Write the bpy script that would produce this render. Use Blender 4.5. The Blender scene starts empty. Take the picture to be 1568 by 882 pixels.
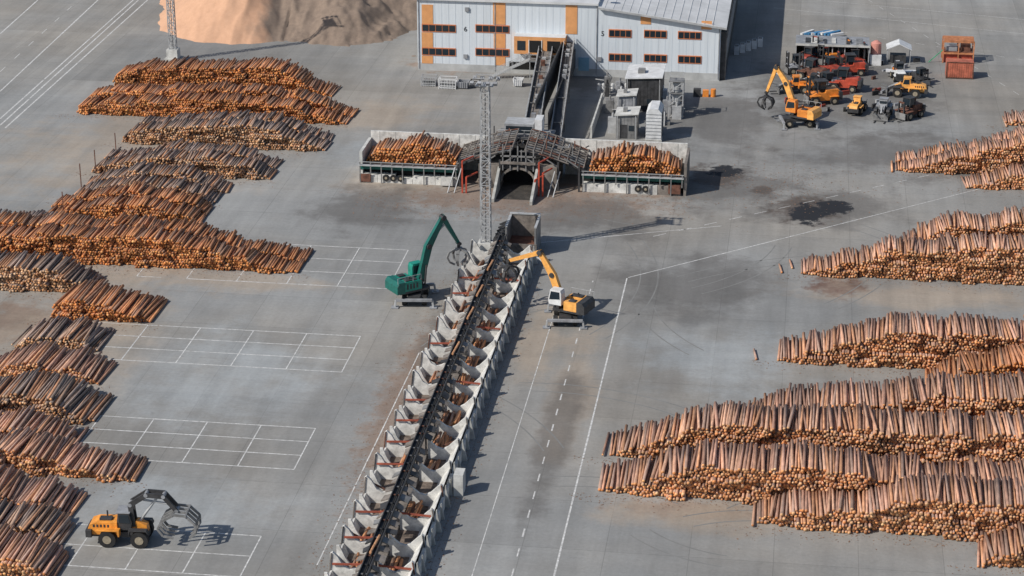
import bpy, math, random
import numpy as np
from mathutils import Vector, Matrix, noise
random.seed(7); rng=np.random.default_rng(7)
# ---------------------------------------------------------------- survey of the yard
# ground-plane survey: yard axes X (along log piles) and Y (along sorting line), metres
F=3300.0; TH=math.radians(21.35); PSI=math.radians(7.8); H=92.4
cT,sT,cP,sP=math.cos(TH),math.sin(TH),math.cos(PSI),math.sin(PSI)
def ray(u,v):
    a=(u-784)/F; b=(441-v)/F
    x=a; y=cT+b*sT; z=-sT+b*cT
    return x*cP-y*sP, x*sP+y*cP, z
def G(u,v):
    x,y,z=ray(u,v); t=-H/z
    return (x*t,y*t)
def W(u,v,y0):
    x,y,z=ray(u,v); t=y0/y
    return (x*t,H+z*t)
# ---------------------------------------------------------------- materials
MATS={}
def nd(nt,t,**k):
    n=nt.nodes.new(t)
    for a,b in k.items(): setattr(n,a,b)
    return n
def M(name,col,rough=.65,var=.18,scale=1.5,metal=0.0,stretch=None):
    if name in MATS: return MATS[name]
    m=bpy.data.materials.new(name); m.use_nodes=True; nt=m.node_tree
    b=nt.nodes['Principled BSDF']; b.inputs['Roughness'].default_value=rough; b.inputs['Metallic'].default_value=metal
    g=nd(nt,'ShaderNodeNewGeometry'); mp=nd(nt,'ShaderNodeMapping')
    mp.inputs['Scale'].default_value=stretch or (1,1,1)
    nt.links.new(g.outputs['Position'],mp.inputs['Vector'])
    n=nd(nt,'ShaderNodeTexNoise'); n.inputs['Scale'].default_value=scale; n.inputs['Detail'].default_value=5; n.inputs['Roughness'].default_value=.65
    nt.links.new(mp.outputs[0],n.inputs['Vector'])
    r=nd(nt,'ShaderNodeMapRange'); r.inputs[1].default_value=.3; r.inputs[2].default_value=.7
    r.inputs[3].default_value=1-var*1.6; r.inputs[4].default_value=1+var
    nt.links.new(n.outputs['Fac'],r.inputs[0])
    x=nd(nt,'ShaderNodeMix',data_type='RGBA',blend_type='MULTIPLY'); x.inputs[0].default_value=1
    x.inputs[6].default_value=(*col,1); nt.links.new(r.outputs[0],x.inputs[7])
    nt.links.new(x.outputs[2],b.inputs['Base Color'])
    MATS[name]=m; return m
concrete=M('concrete',(.42,.42,.40),.9,.22,.8)
conc_lt=M('concrete_light',(.56,.56,.54),.9,.22,.9)
conc_bin=M('concrete_bin',(.66,.655,.63),.9,.25,1.2)
conc_dk=M('concrete_dirty',(.22,.195,.175),.9,.35,.7)
steel_dk=M('steel_dark',(.05,.05,.053),.6,.35,1.2)
steel=M('steel_grey',(.22,.22,.22),.5,.3,1.0)
steel_lt=M('steel_galvanised',(.42,.43,.44),.5,.2,1.0)
rust=M('rust_steel',(.17,.075,.05),.8,.4,1.4)
rustplate=M('worn_plate',(.20,.175,.155),.7,.4,1.1)
redpaint=M('red_paint',(.48,.075,.04),.55,.3,1.2)
redbar=M('red_bar',(.34,.085,.05),.7,.35,1.2)
orange=M('orange_paint',(.80,.27,.045),.45,.22,1.5)
amber=M('amber_paint',(.88,.43,.11),.45,.2,1.5)
green=M('green_paint',(.012,.25,.19),.4,.25,1.5)
dkgreen=M('dark_green_paint',(.008,.12,.10),.45,.2,1.5)
white=M('white_paint',(.68,.69,.70),.5,.15,1.0)
grey_paint=M('grey_paint',(.30,.31,.33),.5,.25,1.0)
black=M('black_rubber',(.022,.022,.023),.85,.3,2)
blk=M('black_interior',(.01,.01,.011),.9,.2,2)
glass=M('dark_glass',(.02,.03,.04),.12,.1,1)
wallm=M('wall_cladding',(.64,.69,.74),.55,.06,.35,stretch=(6,6,.2))
wallsk=M('wall_base',(.45,.46,.46),.8,.15,.5)
opanel=M('orange_cladding',(.70,.33,.13),.6,.1,.8)
oframe=M('orange_frame',(.60,.20,.08),.6,.15,.8)
roofm=M('roof_sheet',(.62,.63,.64),.55,.12,.3)
blue=M('blue_tarp',(.06,.22,.42),.6,.2,1)
pink=M('pink_tank',(.6,.27,.22),.5,.2,1)
paintln=M('line_paint',(.62,.62,.61),.8,.3,2.2)
hub=M('wheel_hub',(.35,.30,.22),.6,.2,3)

# stains and painted shadow on the concrete: ellipses (cx,cy,rx,ry) in metres mixed into the ground shader
STAINS_SHADES=[]
def stain_shade(u,v,ru,rv,kind):
    x,y=G(u,v); x0=G(u-ru,v)[0]; x1=G(u+ru,v)[0]; y0=G(u,v+rv)[1]; y1=G(u,v-rv)[1]
    STAINS_SHADES.append((x,(y0+y1)/2,(x1-x0)/2,(y1-y0)/2,kind))
KIND={ # colour, strength, noise index, hardness
 'oil_shade':((.012,.014,.02),.97,1,.12),'dk':((.085,.065,.055),.8,1,.28),'dkf':((.12,.113,.107),.66,0,.33),
 'br':((.25,.165,.115),.68,1,.34),'tan':((.38,.315,.25),.7,0,.4),'lt':((.38,.41,.43),.65,0,.45),'red':((.14,.07,.05),.85,1,.26)}
stain_shade(330,590,330,130,'lt'); stain_shade(250,780,280,100,'lt'); stain_shade(620,235,200,60,'lt'); stain_shade(1110,560,230,100,'lt'); stain_shade(900,120,100,40,'dkf')
stain_shade(1290,150,250,100,'dkf'); stain_shade(1100,190,170,90,'dkf'); stain_shade(1110,285,200,50,'dkf'); stain_shade(1270,320,190,50,'dkf'); stain_shade(1400,240,300,60,'dkf')
stain_shade(1235,322,90,36,'dk'); stain_shade(1098,270,80,28,'dk'); stain_shade(800,305,380,50,'br'); stain_shade(600,280,150,40,'tan')  # second dark patch, right of the decks, is shadow painted into the ground
stain_shade(1285,440,70,26,'red'); stain_shade(1420,455,330,36,'tan'); stain_shade(10,495,110,60,'br'); stain_shade(330,428,330,26,'tan')
stain_shade(1050,782,180,28,'br'); stain_shade(1060,790,230,42,'tan'); stain_shade(820,540,60,120,'tan'); stain_shade(590,180,170,40,'tan'); stain_shade(700,100,120,20,'br')
stain_shade(600,650,75,240,'br'); stain_shade(680,520,60,140,'dkf'); stain_shade(870,610,60,200,'tan'); stain_shade(900,330,260,50,'dkf'); stain_shade(80,560,220,300,'tan')
stain_shade(200,250,350,150,'tan'); stain_shade(1050,440,200,90,'dkf'); stain_shade(560,320,160,60,'dkf'); stain_shade(840,700,50,220,'dkf'); stain_shade(1236,328,40,22,'oil_shade'); stain_shade(1275,318,42,15,'oil_shade'); stain_shade(1165,292,30,11,'dk'); stain_shade(1108,262,40,12,'oil_shade')  # last near-black patch is shadow beside the deck, put into the ground colour
def ground_mat():
    m=bpy.data.materials.new('yard_concrete'); m.use_nodes=True; nt=m.node_tree; L=nt.links
    b=nt.nodes['Principled BSDF']; b.inputs['Roughness'].default_value=.9
    g=nd(nt,'ShaderNodeNewGeometry')
    def nz(sc,det,stretch=(1,1,1),ro=.6):
        mp=nd(nt,'ShaderNodeMapping'); mp.inputs['Scale'].default_value=stretch
        L.new(g.outputs['Position'],mp.inputs['Vector'])
        n=nd(nt,'ShaderNodeTexNoise'); n.inputs['Scale'].default_value=sc; n.inputs['Detail'].default_value=det; n.inputs['Roughness'].default_value=ro
        L.new(mp.outputs[0],n.inputs['Vector']); return n.outputs['Fac']
    def rmap(s,lo,hi,a,c):
        r=nd(nt,'ShaderNodeMapRange'); r.inputs[1].default_value=lo; r.inputs[2].default_value=hi; r.inputs[3].default_value=a; r.inputs[4].default_value=c
        L.new(s,r.inputs[0]); return r.outputs[0]
    def mul(A,B):
        x=nd(nt,'ShaderNodeMix',data_type='RGBA',blend_type='MULTIPLY'); x.inputs[0].default_value=1
        L.new(A,x.inputs[6]); L.new(B,x.inputs[7]); return x.outputs[2]
    base=nd(nt,'ShaderNodeMix',data_type='RGBA'); base.inputs[6].default_value=(.270,.274,.272,1); base.inputs[7].default_value=(.300,.282,.255,1)
    L.new(rmap(nz(.018,5),.42,.62,0,1),base.inputs[0])
    def brick(w,h,off,mort,c1,c2,cm):
        br=nd(nt,'ShaderNodeTexBrick'); br.offset=off; br.inputs['Scale'].default_value=1
        br.inputs['Brick Width'].default_value=w; br.inputs['Row Height'].default_value=h
        br.inputs['Mortar Size'].default_value=mort; br.inputs['Mortar Smooth'].default_value=.3
        for k,c in (('Color1',c1),('Color2',c2),('Mortar',cm)): br.inputs[k].default_value=(c,c,c,1)
        L.new(g.outputs['Position'],br.inputs['Vector']); return br.outputs['Color']
    c=mul(base.outputs[2],brick(7.5,9.5,0,.04,.96,1.04,.76)); c=mul(c,brick(37.5,28.5,.37,.01,.90,1.10,.95))
    n0=nz(.12,8,ro=.68); n1=nz(.42,8,ro=.72)
    cur=c
    for cx,cy,rx,ry,k in STAINS_SHADES:
        col,st,ni,hard=KIND[k]
        mp=nd(nt,'ShaderNodeMapping'); mp.inputs['Scale'].default_value=(1/rx,1/ry,0); mp.inputs['Location'].default_value=(-cx/rx,-cy/ry,0)
        L.new(g.outputs['Position'],mp.inputs[0]); gr=nd(nt,'ShaderNodeTexGradient',gradient_type='SPHERICAL'); L.new(mp.outputs[0],gr.inputs[0])
        s=nd(nt,'ShaderNodeMath',operation='MULTIPLY_ADD'); s.inputs[1].default_value=2.6; s.inputs[2].default_value=-1.5; L.new((n0,n1)[ni],s.inputs[0])
        a=nd(nt,'ShaderNodeMath',operation='MULTIPLY_ADD'); a.inputs[1].default_value=1.3; L.new(gr.outputs['Fac'],a.inputs[0]); L.new(s.outputs[0],a.inputs[2])
        r=nd(nt,'ShaderNodeMapRange'); r.interpolation_type='SMOOTHSTEP'; r.inputs[1].default_value=.1; r.inputs[2].default_value=.1+hard*2; r.inputs[4].default_value=st
        L.new(a.outputs[0],r.inputs[0]); e=rmap(gr.outputs['Fac'],0,.22,0,1)
        q=nd(nt,'ShaderNodeMath',operation='MULTIPLY'); L.new(r.outputs[0],q.inputs[0]); L.new(e,q.inputs[1])
        x=nd(nt,'ShaderNodeMix',data_type='RGBA'); L.new(q.outputs[0],x.inputs[0]); L.new(cur,x.inputs[6]); x.inputs[7].default_value=(*col,1); cur=x.outputs[2]
    c=cur
    c=mul(c,rmap(nz(.05,6),.3,.7,.84,1.14)); c=mul(c,rmap(nz(.35,6,(1,.10,1)),.3,.7,.84,1.11)); c=mul(c,rmap(nz(.3,8,(.2,1,1),.7),.3,.7,.91,1.07))
    c=mul(c,rmap(nz(2.5,6,ro=.7),.3,.7,.90,1.08)); c=mul(c,rmap(n1,.60,.75,1,.78))
    L.new(c,b.inputs['Base Color']); return m
# ---------------------------------------------------------------- mesh builder
class MB:
    def __init__(s): s.v=[]; s.f=[]; s.m=[]; s.mi=[]
    def mat(s,m):
        if m not in s.m: s.m.append(m)
        return s.m.index(m)
    def add(s,vs,fs,m):
        o=len(s.v); s.v+= [tuple(p) for p in vs]; k=s.mat(m)
        for f in fs: s.f.append([o+i for i in f]); s.mi.append(k)
    def box(s,x0,x1,y0,y1,z0,z1,m,mtop=None):
        vs=[(x0,y0,z0),(x1,y0,z0),(x1,y1,z0),(x0,y1,z0),(x0,y0,z1),(x1,y0,z1),(x1,y1,z1),(x0,y1,z1)]
        s.add(vs,[(0,3,2,1),(0,1,5,4),(1,2,6,5),(2,3,7,6),(3,0,4,7)],m)
        s.add(vs[4:],[(0,1,2,3)],mtop or m)
    def beam(s,a,b,w,h,m,w2=None,h2=None):
        a=Vector(a); b=Vector(b); d=(b-a).normalized()
        up=Vector((0,0,1)) if abs(d.z)<.95 else Vector((1,0,0))
        r=d.cross(up).normalized(); u=r.cross(d).normalized()
        w2=w2 or w; h2=h2 or h; vs=[]
        for p,ww,hh in ((a,w,h),(b,w2,h2)):
            for i,j in ((-1,-1),(1,-1),(1,1),(-1,1)): vs.append(p+r*(i*ww/2)+u*(j*hh/2))
        s.add(vs,[(3,2,1,0),(4,5,6,7),(0,1,5,4),(1,2,6,5),(2,3,7,6),(3,0,4,7)],m)
    def cyl(s,a,b,r,m,n=12,r2=None,mcap=None):
        a=Vector(a); b=Vector(b); d=(b-a).normalized()
        up=Vector((0,0,1)) if abs(d.z)<.95 else Vector((1,0,0))
        x=d.cross(up).normalized(); y=x.cross(d).normalized(); r2=r if r2 is None else r2
        vs=[p+(x*math.cos(2*math.pi*i/n)+y*math.sin(2*math.pi*i/n))*rr for p,rr in ((a,r),(b,r2)) for i in range(n)]
        s.add(vs,[(i,(i+1)%n,n+(i+1)%n,n+i) for i in range(n)],m)
        s.add(vs,[tuple(range(n-1,-1,-1)),tuple(range(n,2*n))],mcap or m)
    def ext(s,poly,y0,y1,m,axis='y'):
        n=len(poly)
        if axis=='y': vs=[(x,y0,z) for x,z in poly]+[(x,y1,z) for x,z in poly]
        elif axis=='x': vs=[(y0,x,z) for x,z in poly]+[(y1,x,z) for x,z in poly]
        else: vs=[(x,z,y0) for x,z in poly]+[(x,z,y1) for x,z in poly]
        s.add(vs,[tuple(range(n)),tuple(range(2*n-1,n-1,-1))]+[(i,n+i,n+(i+1)%n,(i+1)%n) for i in range(n)],m)
    def quad(s,ps,m): s.add(ps,[tuple(range(len(ps)))],m)
    def obj(s,name,parent=None,loc=(0,0,0),rz=0,bevel=0,fix=True,sc=1):
        me=bpy.data.meshes.new(name); me.from_pydata(s.v,[],s.f)
        for m in s.m: me.materials.append(m)
        me.polygons.foreach_set('material_index',s.mi); me.update()
        if fix:
            import bmesh
            bm=bmesh.new(); bm.from_mesh(me); bmesh.ops.recalc_face_normals(bm,faces=bm.faces); bm.to_mesh(me); bm.free()
        o=bpy.data.objects.new(name,me); bpy.context.scene.collection.objects.link(o)
        o.location=loc; o.rotation_euler=(0,0,rz); o.scale=(sc,)*3
        if parent: o.parent=parent
        if bevel:
            b=o.modifiers.new('bevel','BEVEL'); b.width=bevel; b.segments=2; b.limit_method='ANGLE'
        return o
def empty(name,loc=(0,0,0),rz=0,sc=1):
    o=bpy.data.objects.new(name,None); bpy.context.scene.collection.objects.link(o); o.location=loc; o.rotation_euler=(0,0,rz); o.scale=(sc,)*3; return o
# ---------------------------------------------------------------- ground and paint
g=MB(); g.quad([(-2500,-800,0),(2500,-800,0),(2500,5000,0),(-2500,5000,0)],ground_mat()); g.obj('yard_ground',fix=False)
lines=MB(); ZL=.006
def seg(xa,ya,xb,yb,w,mb=lines,m=paintln,z=ZL):
    dx,dy=xb-xa,yb-ya; l=math.hypot(dx,dy); nx,ny=-dy/l*w/2,dx/l*w/2
    mb.quad([(xa-nx,ya-ny,z),(xb-nx,yb-ny,z),(xb+nx,yb+ny,z),(xa+nx,ya+ny,z)],m)
def line(a,b,w=.14,dash=None,m=paintln):
    A=Vector(G(*a)); B=Vector(G(*b)); L=(B-A).length; d=(B-A)/L; t=0
    while t<L:
        # worn paint: broken into pieces of slightly changing width
        e=min(L,t+(dash[0] if dash else random.uniform(1.5,5)))
        p=A+d*t; q=A+d*e; seg(p.x,p.y,q.x,q.y,w*random.uniform(.8,1.05))
        t=e+(dash[1] if dash else (0 if random.random()<.93 else random.uniform(.1,.4)))
line((960,426),(848,884),.18); line((962,425),(1215,361),.15); line((1215,361),(1568,272),.13)
line((783,884),(908,430),.15,(1.6,2.2)); line((722,884),(852,470),.09)
line((1000,362),(1450,262),.12,(2,2)); line((822,372),(1105,346),.14); line((485,866),(642,540),.12)
line((1500,330),(1568,320),.12)
def grid(tr,br_,cols,cw,rows):
    x1,y1=G(*tr); _,y0=G(*br_); x0=x1-cw*cols
    for i in range(cols+1): seg(x1-cw*i,y0,x1-cw*i,y1,.13,z=ZL+.004)
    for j in range(rows+1):
        y=y0+(y1-y0)*j/rows
        for k in range(cols*2):
            if random.random()<.98: seg(x0+cw*k/2,y,x0+cw*(k+1)/2-.002,y,.15*random.uniform(.85,1.1))
grid((625,383),(610,443),5,6.1,3); grid((552,515),(527,570),5,6.1,3); grid((483,656),(452,719),5,5.6,3); grid((400,821),(372,884),5,5.2,2)
for a,b in (((0,192),(212,0)),((8,196),(226,0)),((0,182),(204,0)),((0,52),(58,0)),((0,140),(150,0))): line(a,b,.26)
line((0,110),(120,0),.15,(3,5))
line((1185,12),(1568,52),.1); line((1250,0),(1568,30),.1); line((1330,0),(1568,150),.09,(2,3)); line((1200,35),(1568,92),.09,(1.5,2))
lines.obj('painted_road_markings',fix=False)
# faint tyre marks
tm=MB(); tmm=M('tyre_mark',(.215,.215,.21),.9,.12,.5)
for k in range(22):
    u=random.choice([random.uniform(820,1250),random.uniform(1000,1500)]); v=random.uniform(300,860)
    x,y=G(u,v); R_=random.uniform(9,40); a=random.uniform(0,6.28); sp_=random.uniform(.3,.9); n=20
    cx,cy=x-R_*math.cos(a),y-R_*math.sin(a)
    for off in (0,2.1):
        for i in range(n):
            a0=a+sp_*i/n; a1=a+sp_*(i+1)/n; r=R_+off; seg(cx+r*math.cos(a0),cy+r*math.sin(a0),cx+r*math.cos(a1),cy+r*math.sin(a1),.17,tm,tmm,.0025)
tm.obj('tyre_marks',fix=False)
# ---------------------------------------------------------------- logs
def attr_mat(name,rough=.85,ends=False):
    m=bpy.data.materials.new(name); m.use_nodes=True; nt=m.node_tree; L=nt.links
    b=nt.nodes['Principled BSDF']; b.inputs['Roughness'].default_value=rough
    a=nd(nt,'ShaderNodeAttribute',attribute_name='tint'); g=nd(nt,'ShaderNodeNewGeometry')
    mp=nd(nt,'ShaderNodeMapping'); mp.inputs['Scale'].default_value=(1,.25,1) if not ends else (1,1,1); L.new(g.outputs['Position'],mp.inputs[0])
    n=nd(nt,'ShaderNodeTexNoise'); n.inputs['Scale'].default_value=4; n.inputs['Detail'].default_value=4; L.new(mp.outputs[0],n.inputs['Vector'])
    r=nd(nt,'ShaderNodeMapRange'); r.inputs[1].default_value=.3; r.inputs[2].default_value=.7; r.inputs[3].default_value=.7; r.inputs[4].default_value=1.22; L.new(n.outputs['Fac'],r.inputs[0])
    x=nd(nt,'ShaderNodeMix',data_type='RGBA',blend_type='MULTIPLY'); x.inputs[0].default_value=1; L.new(a.outputs['Color'],x.inputs[6]); L.new(r.outputs[0],x.inputs[7])
    L.new(x.outputs[2],b.inputs['Base Color']); return m
BARK=attr_mat('bark'); ENDS=attr_mat('log_end',.8,True)
PAL={
 'pink':([(.60,.33,.22),(.54,.31,.225),(.43,.285,.225),(.62,.32,.18),(.35,.20,.145),(.64,.38,.26)],[(.86,.41,.17),(.82,.33,.12),(.86,.50,.26),(.64,.27,.11)]),
 'orange':([(.55,.24,.11),(.47,.22,.12),(.39,.23,.155),(.61,.28,.13)],[(.86,.34,.10),(.76,.27,.07),(.86,.40,.15),(.58,.20,.07)]),
 'grey':([(.42,.30,.24),(.36,.275,.235),(.48,.32,.235),(.54,.28,.16),(.26,.20,.17)],[(.78,.42,.20),(.82,.53,.32),(.68,.32,.14),(.54,.31,.18)]),
}
def build_logs(name,P0,P1,R,bark,ends,K=7,parent=None):
    N=len(R); ph=rng.uniform(0,6.28,N)
    ang=ph[:,None]+np.arange(K)[None]*2*math.pi/K
    D=P1-P0; D=D/np.linalg.norm(D,axis=1)[:,None]
    up=np.tile(np.array([[0,0,1.0]]),(N,1)); bad=np.abs(D[:,2])>.9; up[bad]=[1,0,0]
    A=np.cross(D,up); A/=np.linalg.norm(A,axis=1)[:,None]; B=np.cross(A,D)
    off=(A[:,None,:]*np.cos(ang)[:,:,None]+B[:,None,:]*np.sin(ang)[:,:,None])*R[:,None,None]
    V=np.concatenate([P0[:,None,:]+off,P1[:,None,:]+off*.88],axis=1).reshape(-1,3)
    i=np.arange(K); j=(i+1)%K
    side=np.stack([i,j,K+j,K+i],1).reshape(-1); cap0=i[::-1]; cap1=K+i
    tpl=np.concatenate([side,cap0,cap1]); nl=len(tpl)
    loops=(tpl[None]+(np.arange(N)*2*K)[:,None]).reshape(-1)
    st=np.concatenate([np.arange(K)*4,[4*K,5*K]]); starts=(st[None]+(np.arange(N)*nl)[:,None]).reshape(-1)
    me=bpy.data.meshes.new(name); me.vertices.add(len(V)); me.vertices.foreach_set('co',V.astype(np.float32).ravel())
    me.loops.add(len(loops)); me.loops.foreach_set('vertex_index',loops.astype(np.int32))
    me.polygons.add(len(starts)); me.polygons.foreach_set('loop_start',starts.astype(np.int32))
    me.materials.append(BARK); me.materials.append(ENDS)
    mi=np.tile(np.array([0]*K+[1,1]),N); me.polygons.foreach_set('material_index',mi.astype(np.int32))
    me.update(calc_edges=True)
    C=np.ones((N,K+2,4),np.float32); C[:,:K,:3]=bark[:,None,:]; C[:,K:,:3]=ends[:,None,:]
    at=me.attributes.new('tint','FLOAT_COLOR','FACE'); at.data.foreach_set('color',C.ravel())
    o=bpy.data.objects.new(name,me); bpy.context.scene.collection.objects.link(o)
    if parent: o.parent=parent
    return o
def colours(N,pal):
    b,e=PAL[pal]; b=np.array(b)[rng.integers(0,len(b),N)]; e=np.array(e)[rng.integers(0,len(e),N)]
    return b*rng.uniform(.66,1.2,(N,1)), e*rng.uniform(.58,1.1,(N,1))
debris_src=[]
def pile(base,tops,pal='pink',L=5.0,z0=0.0,name='log_pile',y0=None,rad=.165,stn=True,rows=1,parent=None):
    if y0 is None: y0=G(*base)[1]
    pts=[W(u,v,y0) for u,v in tops]; xs=np.array([p[0] for p in pts]); zs0=np.array([p[1] for p in pts])
    PP0=[];PP1=[];RR_=[];BB=[];EE=[]
    for rw in range(rows):
        zs=np.maximum(zs0*(1 if rw==0 else .97),z0+.15); yr=y0+rw*(L+.25)
        kn=np.arange(xs[0]-3,xs[-1]+4,1.7); kv=rng.uniform(-.45,.35,len(kn)); kv2=rng.uniform(-.3,.2,len(kn))
        sx=2*rad*.98; dz=2*rad*.86; out=[]
        zmax=zs.max()+.5; k=0; z=z0+rad
        while z<zmax:
            xx=np.arange(xs[0]+(k%2)*sx/2,xs[-1],sx)
            hh=np.interp(xx,xs,zs)+(np.interp(xx,kn,kv)+np.interp(xx*.37,kn,kv2))*np.clip((np.interp(xx,xs,zs)-z0)/2.0,.2,1)
            for x,h in zip(xx,hh):
                if z+rad<=h+random.uniform(-.06,.2): out.append((x,z,h))
            z+=dz; k+=1
        A=np.array(out); N=len(A)
        cell=(np.floor(A[:,0]/1.7+np.floor(A[:,1]/.8)*.37).astype(int)*131+np.floor(A[:,1]/.8).astype(int)*977+rw*57)%4001
        tab=rng.uniform(-1,1,(4001,4)); t=tab[cell]
        top=np.clip(1-(A[:,2]-A[:,1])/.6,0,1)
        x=A[:,0]+rng.uniform(-.07,.07,N); zz=A[:,1]+rng.uniform(-.05,.05,N)+top*rng.uniform(-.04,.12,N)
        yf=yr+t[:,0]*.5+rng.uniform(-.18,.18,N); LL=L+t[:,1]*.3+rng.uniform(-.25,.25,N)
        yaw=t[:,2]*.05+rng.normal(0,.010+.035*top,N); tilt=top*(t[:,3]*.02+rng.normal(0,.012,N))
        R=rad*rng.uniform(.66,1.15,N)
        P0=np.stack([x-yaw*LL/2,yf,np.maximum(zz-tilt*LL/2,R+z0)],1); P1=np.stack([x+yaw*LL/2,yf+LL,np.maximum(zz+tilt*LL/2,R+z0)],1)
        fl=rng.random(N)<.5; P0[fl],P1[fl]=P1[fl].copy(),P0[fl].copy()
        b,e=colours(N,pal); pt=np.where(tab[(cell*7)%4001][:,0]>.2,1.08,.86)[:,None]
        PP0.append(P0);PP1.append(P1);RR_.append(R);BB.append(b*pt);EE.append(np.minimum(e*pt,.9))
    if stn: debris_src.append((xs[0],xs[-1],y0))
    return build_logs(name,np.concatenate(PP0),np.concatenate(PP1),np.concatenate(RR_),np.concatenate(BB),np.concatenate(EE),parent=parent)
# left side
pile((515,148),[(172,126),(178,114),(200,106),(300,102),(420,106),(455,121),(480,134),(515,147)],'orange',rows=1,L=5.5)
pile((535,192),[(113,172),(122,158),(135,154),(200,153),(300,149),(400,153),(450,163),(500,178),(535,191)],'orange',rows=2,L=4)
pile((500,233),[(186,214),(200,202),(260,197),(300,192),(380,194),(425,203),(470,219),(500,232)],'grey',rows=2,L=4)
pile((415,276),[(140,264),(150,250),(200,246),(260,240),(350,246),(385,258),(415,275)],'grey',rows=2,L=4)
pile((332,314),[(104,304),(130,290),(200,279),(270,281),(305,294),(332,313)],'grey',rows=2,L=4)
pile((308,346),[(60,332),(90,322),(160,310),(240,313),(280,328),(308,345)],'orange',rows=2,L=3.6)
pile((60,362),[(-150,342),(0,340),(35,338),(90,342),(120,354)],'grey',rows=1,L=4.2)
pile((465,421),[(-150,356),(-20,354),(60,356),(120,358),(200,361),(270,368),(340,383),(390,400),(430,410),(465,419)],'orange',rows=2,L=3.8)
pile((100,450),[(-150,402),(0,404),(60,404),(90,414),(120,432),(138,449)],'grey',L=5)
pile((232,497),[(72,485),(84,468),(110,458),(150,460),(190,470),(215,483),(234,496)],'orange',L=6.5)
pile((150,540),[(10,532),(30,520),(60,510),(100,512),(135,524),(152,539)],'grey',L=6)
pile((158,589),[(-40,577),(0,564),(50,554),(90,560),(130,574),(160,588)],'pink',L=6)
pile((145,650),[(-60,620),(0,608),(50,606),(90,618),(120,633),(147,650)],'grey',L=6.5)
pile((112,695),[(-60,655),(0,652),(50,658),(85,674),(110,694)],'pink',L=5)
pile((212,739),[(-60,692),(0,688),(50,688),(100,702),(150,716),(212,738)],'pink',L=5)
pile((110,799),[(-60,752),(0,752),(50,762),(80,778),(110,798)],'pink',L=5.5)
pile((95,840),[(-60,802),(0,800),(40,806),(70,822),(95,839)],'grey',L=5)
pile((85,892),[(-60,850),(0,847),(40,854),(85,891)],'pink',L=5)
# right side
pile((1537,193),[(1537,190),(1568,182),(1620,170),(1760,160)],'pink')
pile((1362,263),[(1362,262),(1420,251),(1480,239),(1530,226),(1568,214),(1760,200)],'pink',rows=2,L=4)
pile((1478,288),[(1478,287),(1500,278),(1568,266),(1760,255)],'pink')
pile((1385,395),[(1370,394),(1400,370),(1440,354),(1500,346),(1568,342),(1760,340)],'pink',L=5.5)
pile((1218,421),[(1218,420),(1260,408),(1310,397),(1350,383),(1400,380),(1568,380),(1760,380)],'pink')
pile((1187,554),[(1187,553),(1220,542),(1270,530),(1330,515),(1400,509),(1500,510),(1568,514),(1760,514)],'pink',L=5.8)
pile((1440,600),[(1420,598),(1450,577),(1490,564),(1568,554),(1760,552)],'orange')
pile((1150,652),[(1140,651),(1180,634),(1230,627),(1300,622),(1400,610),(1568,600),(1760,597)],'pink',L=6)
pile((918,700),[(918,699),(950,691),(1000,674),(1060,657),(1150,651),(1300,654),(1450,662),(1568,668),(1760,672)],'pink',L=5.5)
pile((912,756),[(912,755),(960,741),(1020,724),(1080,713),(1200,712),(1300,722),(1420,734),(1568,742),(1760,747)],'pink',L=5.5)
pile((1138,804),[(1138,803),(1170,792),(1230,783),(1300,777),(1400,767),(1568,766),(1760,766)],'pink',L=5.5)
pile((1495,866),[(1495,865),(1515,850),(1568,840),(1760,825)],'pink')
lp0=[];lp1=[]
for u,v in ((1158,552),(1197,419),(1213,412),(421,254)):
    x,y=G(u,v); lp0.append((x,y,.14)); lp1.append((x-.35,y+2.8,.14))
b,e=colours(len(lp0),'pink'); build_logs('loose_logs',np.array(lp0),np.array(lp1),np.full(len(lp0),.14),b,e)
st=MB()
for u,v,h in ((125,292,3.0),(147,266,2.6),(178,236,2.3),(98,332,2.6)):
    x,y=G(u,v); st.beam((x,y,0),(x,y,h+.8),.11,.11,rust)
st.obj('rusty_stakes')
dm=M('bark_chips',(.27,.165,.11),.9,.5,6); db=MB()
def chip(x,y,s):
    a=random.uniform(0,3.14); c,n=math.cos(a)*s,math.sin(a)*s; w=random.uniform(.2,.5)
    db.quad([(x-c,y-n,.012),(x+n*w,y-c*w,.03),(x+c,y+n,.04),(x-n*w,y+c*w,.02)],dm)
for x0,x1,y0 in debris_src:
    for _ in range(int((x1-x0)*10)):
        chip(random.uniform(x0-2.5,x1+1),y0-abs(random.gauss(0,1.3)),random.uniform(.04,.17))
for _ in range(600):
    u=random.gauss(1190,70); v=random.gauss(285,22); x,y=G(u,v); chip(x,y,random.uniform(.05,.22))
for _ in range(900):
    u=random.uniform(540,1060); v=random.gauss(312,14); x,y=G(u,v); chip(x,y,random.uniform(.05,.2))
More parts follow.
